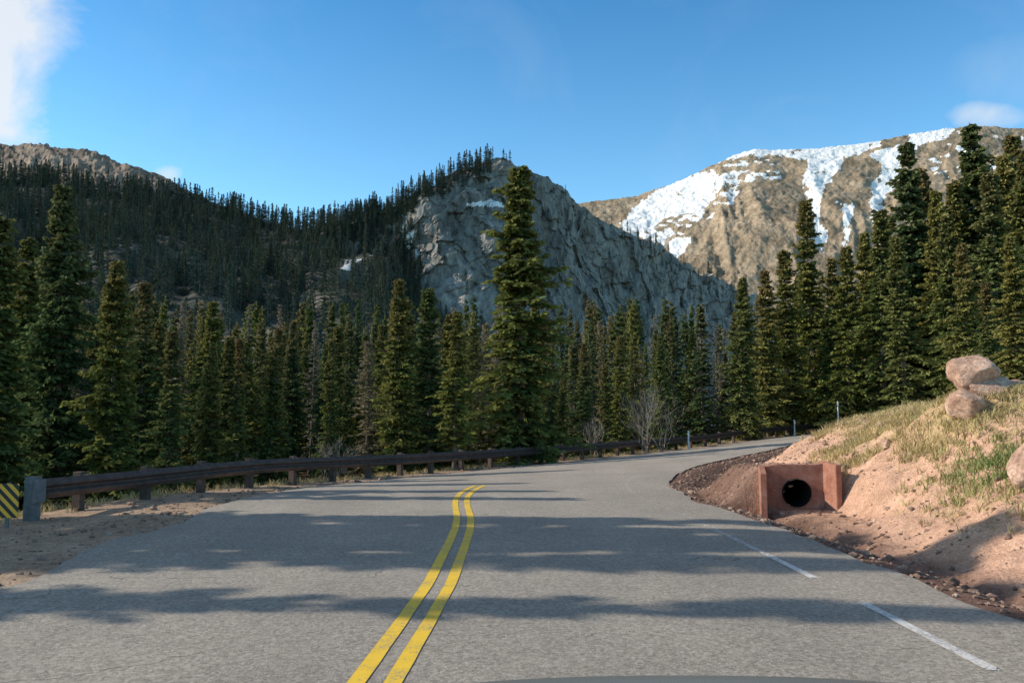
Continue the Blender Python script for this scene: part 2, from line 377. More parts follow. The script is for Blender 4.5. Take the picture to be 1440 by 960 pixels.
polys = [
 [(1025,224),(1040,209),(1060,200),(1150,199),(1240,188),(1236,208),(1190,220),(1150,224),(1120,220),(1080,217),(1045,223)],
 [(1136,218),(1190,215),(1175,242),(1162,264),(1153,290),(1162,325),(1160,360),(1144,328),(1132,288),(1128,250)],
 [(894,286),(925,268),(985,240),(1008,248),(1012,262),(1002,284),(986,306),(958,300),(932,308),(910,336),(873,334),(874,312),(884,300)],
 [(1225,217),(1264,204),(1270,228),(1261,257),(1243,290),(1231,318),(1221,292),(1235,255),(1240,235)],
 [(1272,190),(1330,170),(1340,184),(1300,203),(1278,216)],
 [(940,340),(969,328),(967,354),(946,362)], [(914,323),(938,330),(932,352),(917,342)], [(1340,208),(1365,200),(1369,224),(1348,217)],
 [(1180,286),(1198,282),(1193,330),(1184,350)]]
sn = np.zeros(PX.shape)
for p in polys: sn = np.maximum(sn, inpoly(PX+jx, PY+jy, p)*1.)
sn = sn*(fbm(PX*.1, PY*.2, 4, 45) < .25)
patchy = inpoly(PX+jx, PY+jy, [(1000,232),(1100,222),(1098,246),(1040,258),(1000,262)]) & (fbm(PX*.09, PY*.22, 4, 40) > .02)
patchy |= inpoly(PX+jx, PY+jy, [(905,285),(1040,240),(1030,290),(960,330),(900,345)]) & (fbm(PX*.08, PY*.16, 4, 41) > .10)
patchy |= inpoly(PX+jx, PY+jy, [(1290,190),(1440,180),(1440,260),(1300,250)]) & (fbm(PX*.06, PY*.12, 4, 43) > .2)
sn = np.maximum(sn, patchy)*(T <= 1.02)
add_obj('snowy_mountain', mk_mesh('snowy_mountain', V.reshape(-1, 3), grid_faces(*PX.shape), [M_mtn], True, attrs={'snow': ('FLOAT', sn.ravel())}))

# brown ridge far left
cr = [(-350,260),(-150,222),(0,202),(40,204),(62,203),(90,208),(120,212),(170,230),(225,250),(300,285),(420,330)]
crest = [pixel_to_world(a, b, 850) for a, b in cr]; base = [(c[0]*.55, 470, 20) for c in crest]; back = [(c[0]*1.4, 1200, 20) for c in crest]
V, T, S = loft(crest, base, back, 260, 90, 10, 1.0)
V[..., 2] += fbm(S*.02, T*5, 4, 51)*12*np.where(T > 1, .3, 1)*(T < .98)+ridged(S*.06, T*14, 3, 52)*7+fbm(S*.25, T*60, 3, 53)*5
add_obj('rocky_ridge', mk_mesh('rocky_ridge', V.reshape(-1, 3), grid_faces(*T.shape), [M_ridge], False, attrs={'snow': ('FLOAT', 0*T.ravel())}))

# forested hill
cr = [(-420,270),(-250,244),(-100,240),(0,250),(60,256),(100,265),(160,270),(220,282),(270,288),(330,305),(380,318),(430,325),(480,314),(520,308),(548,318),(575,365),(600,410),(650,450),(700,470),(760,490)]
crest = [pixel_to_world(a, b, 430) for a, b in cr]; base = [(c[0]*.40, 150, -3) for c in crest]; back = [(c[0]*1.2, 560, 20) for c in crest]
HV, HT, HS = loft(crest, base, back, 260, 160, 12, 1.15)
env = np.clip(np.minimum(HT*3, 1), 0, 1)*np.where(HT > .93, .25, 1)
HV[..., 2] += (fbm(HS*.012, HT*3, 4, 61)*28+ridged(HS*.03, HT*5, 3, 62)*9)*env*4*np.clip(HT, 0, 1)*(1-np.clip(HT, 0, 1))+fbm(HS*.1, HT*20, 3, 63)*3
hp, hq = pxy(HV)
sn = (fbm(hp*.07, hq*.1, 4, 64) > .24) & (hp > 420) & (hp < 560) & (hq < 380)
add_obj('forested_hill', mk_mesh('forested_hill', HV.reshape(-1, 3), grid_faces(*HT.shape), [M_hill], True, attrs={'snow': ('FLOAT', sn.ravel()*1.)}))

# granite cliff : wall swings away to the right, so its face is in shade and only the cap catches the sun
st = [(455,335,352,318),(500,315,356,320),(545,292,360,322),(580,276,362,323),(605,262,364,324),(630,247,366,325),(660,234,370,327),(700,227,376,331),(735,235,388,342),(765,251,402,356),(797,272,418,372),(817,298,430,386),(860,322,452,410),(900,342,474,436),(950,367,502,468),(1010,396,537,507),(1080,425,567,542),(1150,470,602,582)]
crest = [pixel_to_world(a, b, c) for a, b, c, d in st]
base = [(pixel_to_world(a, b, d)[0], d, -3) for a, b, c, d in st]
back = [(c[0]*1.2+8, c[1]+120, 5) for c in crest]
CV, CT, CS = loft(crest, base, back, 480, 240, 40, .74)
t1 = np.clip(CT, 0, 1); hgt = CV[..., 2].copy()
w1 = fbm(CS*.02, hgt*.02, 3, 70)*34
u1 = CS+w1+hgt*.55
dsp = ridged(u1*.02, hgt*.010, 2, 71)*18+ridged((CS-hgt*.6+w1)*.05, hgt*.03, 3, 72)*8+fbm(CS*.16, hgt*.10, 4, 73)*5
bx1 = np.floor((u1+fbm(CS*.1, hgt*.1, 3, 78)*6)/9.); by1 = np.floor((hgt-CS*.25+fbm(CS*.1, hgt*.1, 3, 79)*6)/12.)
dsp = dsp+(_tab[(bx1.astype(int)) & 255, (by1.astype(int)*7) & 255]-.5)*3.6
bx2 = np.floor((u1+fbm(CS*.3, hgt*.3, 2, 78)*3)/3.2); by2 = np.floor((hgt-CS*.3+fbm(CS*.3, hgt*.3, 2, 79)*3)/5.)
dsp = dsp+(_tab[(bx2.astype(int)*3) & 255, (by2.astype(int)*5) & 255]-.5)*1.6
en = sstep(0, .1, t1)*np.where(CT > .97, .35, 1)
nx, ny = .25, -.97
CV[..., 0] += nx*dsp*en; CV[..., 1] += ny*dsp*en
CV[..., 2] += (fbm(CS*.09, CT*16, 4, 75)*8+ridged(CS*.05, CT*3, 3, 76)*4)*np.where(CT > .7, 1, .3)*sstep(0, .1, t1)
cp, cq = pxy(CV)
sn = np.zeros(cp.shape)
jx = fbm(cp*.1, cq*.1, 4, 77)*22
for p in [[(552,275),(566,272),(567,296),(553,298)], [(562,300),(574,306),(582,340),(574,352),(564,326)], [(650,284),(700,282),(706,289),(665,293)], [(576,352),(590,350),(588,364),(578,370)]]:
    sn = np.maximum(sn, inpoly(cp+jx, cq+jx*.5, p)*1.)
add_obj('granite_cliff', mk_mesh('granite_cliff', CV.reshape(-1, 3), grid_faces(*CT.shape), [M_cliff], False, attrs={'snow': ('FLOAT', sn.ravel())}))

# ---------------------------------------------------------------- spruces
def spruce(name, seed, H=10., R=1.3, nb=260, nt=8, ns=2, wid=.06, low=.05, mat=None, thin=1., power=.8):
    r = rs(seed)
    u = np.sort(r.rand(nb)); rel = low+(.985-low)*u**.92
    z = rel*H; az = np.arange(nb)*2.399+r.uniform(-.5, .5, nb)
    prof = (1-rel)**power*(1-.4*np.exp(-((rel-low)/.06)))
    lob = 1+.30*np.sin(az+z*1.1+seed)+.26*np.sin(2*az-z*2.3+seed*2)
    layer = 1+.10*np.sin(z*5.2+seed+az*.5)
    L = R*prof*r.uniform(.38, 1.2, nb)*lob*layer+.09+.04*(1-rel)
    L *= np.where(r.rand(nb) < .10, 1.4, 1)
    pit = np.radians(-24+62*rel**1.6+r.uniform(-14, 14, nb))
    dh = np.stack([np.cos(az), np.sin(az), 0*az], 1)
    t = (np.arange(nt)+1.)/nt
    t = t[None]*np.ones((nb, 1))+r.uniform(-.05, .05, (nb, nt)); t = np.clip(t, .05, 1)
    def spine(tt):
        rr = L[:, None]*tt*np.cos(pit)[:, None]
        zz = z[:, None]+L[:, None]*(np.sin(pit)[:, None]*tt-.22*tt**2+.17*tt**4)
        return np.concatenate([dh[:, None, :2]*rr[..., None], zz[..., None]], -1)
    O = []; Dr = []; Ln = []; W = []; N = []; VA = []
    P = spine(t)
    for side in (-1, 1):
        an = side*np.radians(60-36*t+r.uniform(-14, 14, t.shape))
        ca, sa = np.cos(an), np.sin(an)
        d = np.stack([dh[:, None, 0]*ca-dh[:, None, 1]*sa, dh[:, None, 0]*sa+dh[:, None, 1]*ca, -.18+.3*(rel[:, None]-.2)+r.uniform(-.32, .24, t.shape)], -1)
        d /= np.linalg.norm(d, axis=-1, keepdims=True)
        tl = (L[:, None]*.34*(1-.72*t)+.11)*r.uniform(.7, 1.25, t.shape)
        keep = r.rand(*t.shape) < thin
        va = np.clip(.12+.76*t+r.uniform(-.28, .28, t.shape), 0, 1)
        n0 = np.stack([r.uniform(-.9, .9, t.shape), r.uniform(-.9, .9, t.shape), np.ones(t.shape)], -1)
        O.append(P[keep]); Dr.append(d[keep]); Ln.append(tl[keep]); W.append(np.full(keep.sum(), wid)); N.append(n0[keep]); VA.append(va[keep])
        for k in range(ns):
            f = (.18+.62*(k+.5)/ns)
            an2 = an+(1 if k % 2 else -1)*np.radians(42+r.uniform(-15, 15, t.shape))
            ca, sa = np.cos(an2), np.sin(an2)
            d2 = np.stack([dh[:, None, 0]*ca-dh[:, None, 1]*sa, dh[:, None, 0]*sa+dh[:, None, 1]*ca, -.35+r.uniform(-.5, .35, t.shape)], -1)
            d2 /= np.linalg.norm(d2, axis=-1, keepdims=True)
            n2 = r.uniform(-1, 1, t.shape+(3,)); n2[..., 2] += .3
            kk = keep & (r.rand(*t.shape) < .92)
            O.append((P+d*tl[..., None]*f)[kk]); Dr.append(d2[kk]); Ln.append((tl*.55+.07)[kk]); W.append(np.full(kk.sum(), wid*.95)); N.append(n2[kk]); VA.append(np.clip(va+r.uniform(-.2, .2, va.shape), 0, 1)[kk])
    n = 26; zz = np.linspace(H*.86, H*.99, n); a2 = r.rand(n)*6.28
    O.append(np.stack([0*zz, 0*zz, zz], 1)); Dr.append(np.stack([np.cos(a2)*.7, np.sin(a2)*.7, .55+0*a2], 1)); Ln.append(.10+.22*(1-(zz/H-.86)/.14)); W.append(np.full(n, wid*.8)); N.append(r.uniform(-1, 1, (n, 3))); VA.append(r.uniform(.4, .9, n))
    O = np.concatenate(O); Dr = np.concatenate(Dr); Ln = np.concatenate(Ln)[:, None]; W = np.concatenate(W)[:, None]; N = np.concatenate(N); VA = np.concatenate(VA)
    sd = np.cross(Dr, N); sd /= np.linalg.norm(sd, axis=1, keepdims=True)+1e-9
    K = np.stack([O, O+Dr*Ln*.45+sd*W, O+Dr*Ln, O+Dr*Ln*.45-sd*W], 1).reshape(-1, 3)
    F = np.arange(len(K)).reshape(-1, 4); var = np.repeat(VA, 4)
    ts = np.array([0, .5, 1.])[None]*np.ones((nb, 1)); SP = spine(ts*.9); lw = np.array([.022, .013, .004])*(H/10)
    LV = []; LF = []; bb = 0
    for ax in (0, 1):
        o = np.array([0, 0, 1.])[None, None]*lw[None, :, None] if ax == 0 else np.stack([-dh[:, 1], dh[:, 0], 0*az], 1)[:, None]*lw[None, :, None]
        a = SP-o; b = SP+o; v = np.stack([a, b], 2).reshape(nb, 6, 3); LV.append(v.reshape(-1, 3))
        f = np.array([[0, 1, 3, 2], [2, 3, 5, 4]])[None]+np.arange(nb)[:, None, None]*6+bb; LF.append(f.reshape(-1, 4)); bb += nb*6
    LV = np.concatenate(LV); LF = np.concatenate(LF)
    ns_ = 8; hz = np.linspace(-.4, H*.99, 12); rr = .13*(H/10)*(1-np.clip(hz, 0, H)/H)**.85+.008; rr[0] *= 1.5
    an = np.arange(ns_+1)/ns_*2*np.pi
    wob = np.sin(hz*.8+seed)*.03
    TV = np.stack([np.cos(an)[None]*rr[:, None]+wob[:, None], np.sin(an)[None]*rr[:, None], hz[:, None]+0*an[None]], -1).reshape(-1, 3)
    TF = grid_faces(12, ns_+1)
    V = np.concatenate([K, LV, TV]); Fa = np.concatenate([F, LF+len(K), TF+len(K)+len(LV)])
    mi = np.concatenate([np.zeros(len(F)), np.ones(len(LF)+len(TF))])
    var = np.concatenate([var, np.zeros(len(LV)+len(TV))])
    return mk_mesh(name, V, Fa, [mat or M_leaf, M_bark], False, mi, {'var': ('FLOAT', var), 'hgt': ('FLOAT', V[:, 2]/H)})

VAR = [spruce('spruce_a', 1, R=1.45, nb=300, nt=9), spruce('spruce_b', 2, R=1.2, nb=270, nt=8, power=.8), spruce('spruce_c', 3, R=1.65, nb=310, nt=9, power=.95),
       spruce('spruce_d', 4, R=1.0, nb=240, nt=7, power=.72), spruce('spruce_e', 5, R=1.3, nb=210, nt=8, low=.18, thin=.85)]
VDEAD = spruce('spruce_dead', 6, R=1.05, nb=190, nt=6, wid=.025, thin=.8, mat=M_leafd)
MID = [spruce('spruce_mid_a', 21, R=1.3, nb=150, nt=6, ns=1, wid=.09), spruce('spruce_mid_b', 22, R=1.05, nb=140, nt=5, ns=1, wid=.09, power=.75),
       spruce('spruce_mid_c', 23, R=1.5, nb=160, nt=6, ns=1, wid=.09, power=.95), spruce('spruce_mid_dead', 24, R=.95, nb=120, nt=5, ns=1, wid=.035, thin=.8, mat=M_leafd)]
LOW = [spruce('spruce_far_a', 11, R=1.5, nb=80, nt=4, ns=1, wid=.15, mat=M_leaf_haze, power=.9), spruce('spruce_far_b', 12, R=1.2, nb=75, nt=4, ns=1, wid=.14, mat=M_leaf_haze, power=.8),
       spruce('spruce_far_c', 13, R=1.65, nb=80, nt=4, ns=1, wid=.16, mat=M_leaf_haze, power=1.)]
cA = bpy.data.collections.new('spruce_kinds'); sc.collection.children.link(cA)
cM = bpy.data.collections.new('midground_spruce_kinds'); sc.collection.children.link(cM)
cB = bpy.data.collections.new('distant_spruce_kinds'); sc.collection.children.link(cB)

heroes = [(733,232,37,0,1.15),(563,390,35,1,1.0),(606,402,35.5,3,1.2),(640,436,33,4,1.1),(683,452,40,5,1.0),
 (100,252,28,2,.90),(168,362,27,0,.9),(6,300,24,1,1.1),(243,462,25,3,1.05),(45,330,31,1,1.),(205,395,33,4,1.),
 (1137,275,66,3,.9),(1165,360,62,1,.9),(1212,325,63,0,.85),(1250,300,66,1,.9),(1278,198,64,1,.95),(1312,262,60,2,.8),(1345,250,62,3,1.),(1370,168,62,1,1.),(1405,215,58,0,.9),(1440,205,54,2,.9),(1475,180,52,0,1.),(1075,378,62,1,1.),(1040,388,58,0,.85),
 (1425,330,30,0,1.0),(1492,240,27,2,1.),(1385,395,36,3,1.1),
 (1188,345,60,0,.9),(1232,290,58,3,1.),(1298,235,66,0,.85),(1330,300,52,1,1.),(1392,240,50,3,1.1),(1424,185,60,1,1.),(1102,350,64,3,1.1),(1355,340,46,0,.9),(1265,330,50,3,1.1),
 (520,478,37,5,1.2),(325,470,35,3,1.),(350,478,38,4,1.),(870,470,48,3,1.),(822,480,46,1,.9),(930,470,50,0,.8),(300,480,33,0,.8),(460,480,38,1,1.)]
rr = rs(99)
def place(me, x, y, H, wf=1., coll=None, rot=None, zoff=0):
    z = float(ground([x], [y])[0])
    o = add_obj('spruce_tree', me, coll=coll, loc=(x, y, z-.05+zoff)); s = H/10.
    o.scale = (s*wf, s*wf, s); o.rotation_euler = (rr.uniform(-.02, .02), rr.uniform(-.02, .02), rot if rot is not None else rr.uniform(0, 6.28)); return o
used = set()
hxy = []
for (px, py, d, k, wf) in heroes:
    x, y, zt = pixel_to_world(px, py, d); zg = float(ground([x], [y])[0]); H = zt-zg+.05
    me = VDEAD if k == 5 else VAR[k]
    c = None
    if k not in used: used.add(k); c = cA
    place(me, x, y, H, wf, c); hxy.append((x, y))
for k, (px, py, d) in enumerate([(395, 455, 52), (770, 450, 56), (985, 425, 60), (440, 460, 50)]):
    x, y, zt = pixel_to_world(px, py, d); zg = float(ground([x], [y])[0]); place(MID[k], x, y, zt-zg, 1., cM); hxy.append((x, y))
# trees west of the road, out of frame: throw the long shadows over the asphalt
for (x, y, H, k, wf) in [(-19,8.25,15.6,3,.55),(-16,11.0,13.6,1,.75),(-18.5,11.7,15.8,3,.8),(-15.5,12.9,12.6,0,.7),(-19,13.9,14.8,1,.8),(-21.5,10.5,16.6,3,.8),(-14.5,12.0,12.2,1,.8),(-15.5,17.2,11,3,.8),(-17.5,19.5,12,1,.8),(-20,22.3,13,3,.8),(-26,15,13,2,1),(-24,19,13,0,1)]:
    place(VAR[k], x, y, H, wf)

def scatter(name, pts, rot, scl, idx, coll):
    me = mk_mesh(name, pts, np.zeros((0, 4), int), attrs={'rot': ('FLOAT_VECTOR', rot), 'scl': ('FLOAT_VECTOR', scl), 'idx': ('INT', idx)})
    o = add_obj(name, me)
    ng = bpy.data.node_groups.new(name+'_instancing', 'GeometryNodeTree')
    ng.interface.new_socket('Geometry', in_out='INPUT', socket_type='NodeSocketGeometry'); ng.interface.new_socket('Geometry', in_out='OUTPUT', socket_type='NodeSocketGeometry')
    gi = ng.nodes.new('NodeGroupInput'); go = ng.nodes.new('NodeGroupOutput')
    ci = ng.nodes.new('GeometryNodeCollectionInfo'); ci.inputs['Collection'].default_value = coll; ci.inputs['Separate Children'].default_value = True; ci.inputs['Reset Children'].default_value = True
    ip = ng.nodes.new('GeometryNodeInstanceOnPoints'); ip.inputs['Pick Instance'].default_value = True
    def na(n, ty):
        a = ng.nodes.new('GeometryNodeInputNamedAttribute'); a.data_type = ty; a.inputs['Name'].default_value = n; return [s for s in a.outputs if s.enabled and s.name == 'Attribute'][0]
    ng.links.new(gi.outputs[0], ip.inputs['Points']); ng.links.new(ci.outputs[0], ip.inputs['Instance'])
    ng.links.new(na('idx', 'INT'), ip.inputs['Instance Index']); ng.links.new(na('rot', 'FLOAT_VECTOR'), ip.inputs['Rotation']); ng.links.new(na('scl', 'FLOAT_VECTOR'), ip.inputs['Scale'])
    ng.links.new(ip.outputs[0], go.inputs[0])
    md = o.modifiers.new('instances', 'NODES'); md.node_group = ng
    return o
def lut_for(coll, meshes):
    names = sorted([o.name for o in coll.objects]); kinds = [[o for o in coll.objects if o.name == n][0].data.name for n in names]
    order = {k: i for i, k in enumerate(kinds)}
    return np.array([order[m_.name] for m_ in meshes])

# valley forest
r = rs(5); N = 11000
yy = 30+r.rand(N)**.85*74; aa = r.uniform(-.75, .75, N); xx = aa*yy
zz, dd = ground(xx, yy, True)
ok = (dd > RW+6.0)
xx, yy, zz, aa = xx[ok], yy[ok], zz[ok], aa[ok]
sel = []; cell = {}
for i in range(len(xx)):
    ms = 1.6+.012*yy[i]; k = (int(xx[i]//3.8), int(yy[i]//3.8)); bad = False
    for a in (-1, 0, 1):
        for b in (-1, 0, 1):
            for j in cell.get((k[0]+a, k[1]+b), ()):
                if (xx[j]-xx[i])**2+(yy[j]-yy[i])**2 < ms*ms: bad = True
    if bad: continue
    if any((hx-xx[i])**2+(hy-yy[i])**2 < 3.0 for hx, hy in hxy): continue
    cell.setdefault(k, []).append(i); sel.append(i)
sel = np.array(sel); xx, yy, zz, aa = xx[sel], yy[sel], zz[sel], aa[sel]
et = np.interp(aa, [-.95,-.65,-.5,-.4,-.2,0,.25,.3,.36,.43,.5,.65,.95], [.2,.165,.14,.125,.124,.125,.13,.142,.165,.19,.235,.26,.27])
Ht = (et*np.minimum(yy, 95)+CAMH-zz)*(.50+.64*r.rand(len(xx))**.7); Ht = np.clip(Ht, 3.0, 19)
s = Ht/10; wf = r.uniform(.58, 1.0, len(xx))
print('VALLEY TREES', len(xx))
pts = np.stack([xx, yy, zz-.1], 1); rot = np.stack([r.uniform(-.04, .04, len(xx)), r.uniform(-.04, .04, len(xx)), r.uniform(0, 6.28, len(xx))], 1); scl = np.stack([s*wf, s*wf, s], 1)
nr_ = yy < 52
ids = lut_for(cA, VAR+[VDEAD])[r.choice(6, len(xx), p=[.16, .20, .09, .26, .13, .16])]
idm = lut_for(cM, MID)[r.choice(4, len(xx), p=[.29, .33, .17, .21])]
scatter('spruce_forest', pts[nr_], rot[nr_], scl[nr_], ids[nr_], cA)
scatter('midground_forest', pts[~nr_], rot[~nr_], scl[~nr_], idm[~nr_], cM)

# hill forest
r = rs(8); N = 4400
ti = (r.rand(N)**.75*(160-1)).astype(int); si = r.randint(0, HT.shape[1], N)
tc = r.randint(152, 160, 700); scx = r.randint(0, HT.shape[1], 700); ti = np.concatenate([ti, tc]); si = np.concatenate([si, scx])
p = HV[ti, si]+np.stack([r.uniform(-1, 1, len(ti)), r.uniform(-1, 1, len(ti)), 0*ti-.3], 1)
px_, py_ = pxy(p)
keep = (px_ > -130) & ((fbm(px_*.012, py_*.02, 3, 80) < .16) | (r.rand(len(ti)) < .45)) & ((py_ < 455) | (r.rand(len(ti)) < .25))
p = p[keep]
Hh = r.uniform(7, 14, len(p))
cand = []
for n_, tlo, thi, plo, phi, hh in [(230,205,243,450,690,(5,11)),(60,232,262,600,725,(4,8)),(280,90,242,440,590,(6,11)),(100,20,130,450,600,(6,11)),(60,10,70,560,760,(6,11)),(46,232,246,860,1040,(5,9)),(80,60,220,600,1000,(3,6.5)),(80,242,270,500,710,(6,12))]:
    c = 0; g = 0
    while c < n_ and g < 4000:
        g += 1; a = r.randint(tlo, min(thi, CT.shape[0])); b = r.randint(0, CT.shape[1])
        if plo < cp[a, b] < phi: cand.append((*CV[a, b], r.uniform(*hh))); c += 1
cand = np.array(cand)
P3 = np.concatenate([p, cand[:, :3]-np.array([0, 0, .4])]); H3 = np.concatenate([Hh, cand[:, 3]])
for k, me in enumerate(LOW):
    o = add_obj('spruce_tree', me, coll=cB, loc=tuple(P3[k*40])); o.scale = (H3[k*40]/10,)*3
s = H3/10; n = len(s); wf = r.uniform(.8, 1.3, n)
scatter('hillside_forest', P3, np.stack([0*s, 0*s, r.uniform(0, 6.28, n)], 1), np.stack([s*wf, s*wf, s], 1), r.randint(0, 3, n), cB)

# ---------------------------------------------------------------- guardrail
gr = bpy.data.objects.new('guardrail', None); sc.collection.objects.link(gr)
i0 = pidx(15.0); i1 = pidx(69.5)
gi_ = np.arange(i0, i1)
god = np.interp(PTH[gi_, 1], [14, 18, 23, 60], [11.8, 10.5, 9.35, 9.35])
gp = np.stack([PTH[gi_, 0]+NRM[gi_, 0]*god, PTH[gi_, 1]+NRM[gi_, 1]*god], 1)
for _ in range(25): gp[1:-1] = (gp[:-2]+gp[1:-1]*2+gp[2:])/4
ga = np.concatenate([[0], np.cumsum(np.linalg.norm(np.diff(gp, axis=0), axis=1))]); sa = np.arange(0, ga[-1], .35)
gz = np.interp(sa, ga, PTH[gi_, 3])-.06-.15*(1-sstep(2, 9, sa))
gp = np.stack([np.interp(sa, ga, gp[:, k]) for k in (0, 1)], 1)
gt = np.gradient(gp, axis=0); gt /= np.linalg.norm(gt, axis=1)[:, None]; gn = np.stack([gt[:, 1], -gt[:, 0]], 1)  # toward road
prof = [(.0, .40), (.02, .43), (.075, .47), (.075, .50), (.0, .545), (0, .575), (.075, .62), (.075, .65), (.02, .70), (0, .73)]
ring = prof+[(a-.006, b) for a, b in prof[::-1]]
ring.append(ring[0])
V = np.stack([np.stack([gp[:, 0]+gn[:, 0]*a, gp[:, 1]+gn[:, 1]*a, gz+b+0*a], 1) for a, b in ring], 1)
add_obj('rail', mk_mesh('rail', V.reshape(-1, 3), grid_faces(len(sa), len(ring)), [M_rust], False), gr)
def boxes(name, items, mat, parent):
    bm = bmesh.new()
    for (c, sx, sy, sz, rz) in items:
        g = bmesh.ops.create_cube(bm, size=1.); bmesh.ops.scale(bm, vec=(sx, sy, sz), verts=g['verts'])
        bmesh.ops.rotate(bm, verts=g['verts'], cent=(0, 0, 0), matrix=Matrix.Rotation(rz, 3, 'Z')); bmesh.ops.translate(bm, verts=g['verts'], vec=c)
    bmesh.ops.bevel(bm, geom=bm.edges[:], offset=.004, segments=1, affect='EDGES')
    me = bpy.data.meshes.new(name); bm.to_mesh(me); bm.free(); me.materials.append(mat); return add_obj(name, me, parent)
it = []; it2 = []
for s_ in np.arange(1.3, sa[-1], 1.95):
    x, y = np.interp(s_, sa, gp[:, 0]), np.interp(s_, sa, gp[:, 1]); z = np.interp(s_, sa, gz); k = int(s_/.35); rz = math.atan2(gt[k, 1], gt[k, 0])
    it.append(((x-gn[k, 0]*.24, y-gn[k, 1]*.24, z+.2), .15, .16, 1.16, rz)); it2.append(((x-gn[k, 0]*.085, y-gn[k, 1]*.085, z+.565), .14, .14, .34, rz))
boxes('posts', it, M_rust, gr); boxes('blocks', it2, M_rust, gr)
rz = math.atan2(gt[0, 1], gt[0, 0])
boxes('end_post', [((gp[0, 0]-.12, gp[0, 1]+.05, gz[0]+.3), .16, .2, .95, rz)], M_post, gr)
boxes('end_plate', [((gp[0, 0]+.06, gp[0, 1]-.10, gz[0]+.55), .30, .03, .38, rz)], M_post, gr)

# hazard marker
hm = bpy.data.objects.new('hazard_marker_sign', None); sc.collection.objects.link(hm)
hx, hy = -7.80, 13.35; hz = float(ground([hx], [hy])[0])
bp = boxes('panel', [((0, 0, 0), .36, .012, .52, 0)], M_haz, hm); bp.location = (hx, hy, hz+.42)
boxes('panel_post', [((hx, hy+.03, hz+.3), .05, .035, .8, 0)], M_post, hm)

# delineators
for (px, py, d) in [(1117, 592, 57.5), (1178, 566, 57), (968, 608, 46)]:
    x, y, zt = pixel_to_world(px, py, d); zg = float(ground([x], [y])[0]); zt = max(zt, zg+.6)
    bm = bmesh.new(); g = bmesh.ops.create_cone(bm, cap_ends=True, segments=10, radius1=.045, radius2=.04, depth=zt-zg+.2); bmesh.ops.translate(bm, verts=bm.verts, vec=(0, 0, (zt-zg)/2))
    g = bmesh.ops.create_cube(bm, size=1.); bmesh.ops.scale(bm, vec=(.1, .03, .18), verts=g['verts']); bmesh.ops.translate(bm, verts=g['verts'], vec=(0, -.05, zt-zg-.1))
    me = bpy.data.meshes.new('delineator_post'); bm.to_mesh(me); bm.free(); me.materials.append(M_wp); add_obj('delineator_post', me, loc=(x, y, zg))

# ---------------------------------------------------------------- culvert
cv = bpy.data.objects.new('culvert', None); sc.collection.objects.link(cv); cv.location = (CX, CY, -.14); cv.rotation_euler = (0, 0, math.radians(-8)); cv.scale = (.88, .88, .88)
def headwall():
    bm = bmesh.new(); w = .62; r = .3; cz = .34; th = .34; n = 32
    def ringpts(y):
        inner = [bm.verts.new((r*math.cos(a), y, cz+r*math.sin(a))) for a in [2*math.pi*i/n for i in range(n)]]
        outer = []
        for i in range(n):
            a = 2*math.pi*i/n; c, s = math.cos(a), math.sin(a)
            kx = w/abs(c) if abs(c) > 1e-6 else 1e9; kz = (.92-cz)/s if s > 1e-6 else ((-cz-.3)/s if s < -1e-6 else 1e9)
            k = min(kx, kz); outer.append(bm.verts.new((c*k, y, cz+s*k)))
        for cx_, cz_ in ((w, .97), (-w, .88), (w, -.3), (-w, -.3)):
            b = min(outer, key=lambda v: (v.co.x-cx_)**2+(v.co.z-cz_)**2); b.co.x = cx_; b.co.z = cz_
        return inner, outer
    fi, fo = ringpts(0); bi, bo = ringpts(th)
    for i in range(n):
        j = (i+1) % n
        bm.faces.new((fi[i], fo[i], fo[j], fi[j])); bm.faces.new((bi[j], bo[j], bo[i], bi[i]))
        bm.faces.new((fo[i], bo[i], bo[j], fo[j])); bm.faces.new((fi[j], bi[j], bi[i], fi[i]))
    bmesh.ops.recalc_face_normals(bm, faces=bm.faces)
    me = bpy.data.meshes.new('headwall'); bm.to_mesh(me); bm.free(); me.materials.append(M_conc); return add_obj('headwall', me, cv)
headwall()
def prism(name, poly, th, mat, parent):
    (x0, y0, z0), (x1, y1, z1) = poly; d = Vector((x1-x0, y1-y0)).normalized(); n = Vector((-d.y, d.x))*th
    bm = bmesh.new(); v = [bm.verts.new(c) for c in [(x0, y0, -.3), (x1, y1, -.3), (x1, y1, z1), (x0, y0, z0), (x0+n.x, y0+n.y, -.3), (x1+n.x, y1+n.y, -.3), (x1+n.x, y1+n.y, z1), (x0+n.x, y0+n.y, z0)]]
    for f in ((0, 1, 2, 3), (7, 6, 5, 4), (0, 4, 5, 1), (1, 5, 6, 2), (2, 6, 7, 3), (3, 7, 4, 0)): bm.faces.new([v[i] for i in f])
    bmesh.ops.recalc_face_normals(bm, faces=bm.faces); bmesh.ops.bevel(bm, geom=bm.edges[:], offset=.012, segments=1, affect='EDGES')
    me = bpy.data.meshes.new(name); bm.to_mesh(me); bm.free(); me.materials.append(mat); return add_obj(name, me, parent)
prism('wing_wall_left', ((-.625, .10, .90), (-.72, -.80, .78)), -.13, M_conc, cv)
prism('wing_wall_right', ((.625, .16, .99), (.82, -.42, .95)), -.13, M_conc, cv)
nr = 60; an = np.arange(33)/32*2*np.pi; yl = np.linspace(-.06, 4, nr); rad = .288+.010*np.sin(yl*40); rad[-1] = .001; yl[-1] = yl[-2]
V = np.stack([np.cos(an)[None]*rad[:, None], yl[:, None]+0*an[None], .34+np.sin(an)[None]*rad[:, None]], -1)
add_obj('pipe', mk_mesh('pipe', V.reshape(-1, 3), grid_faces(nr, 33), [M_pipe], True), cv)

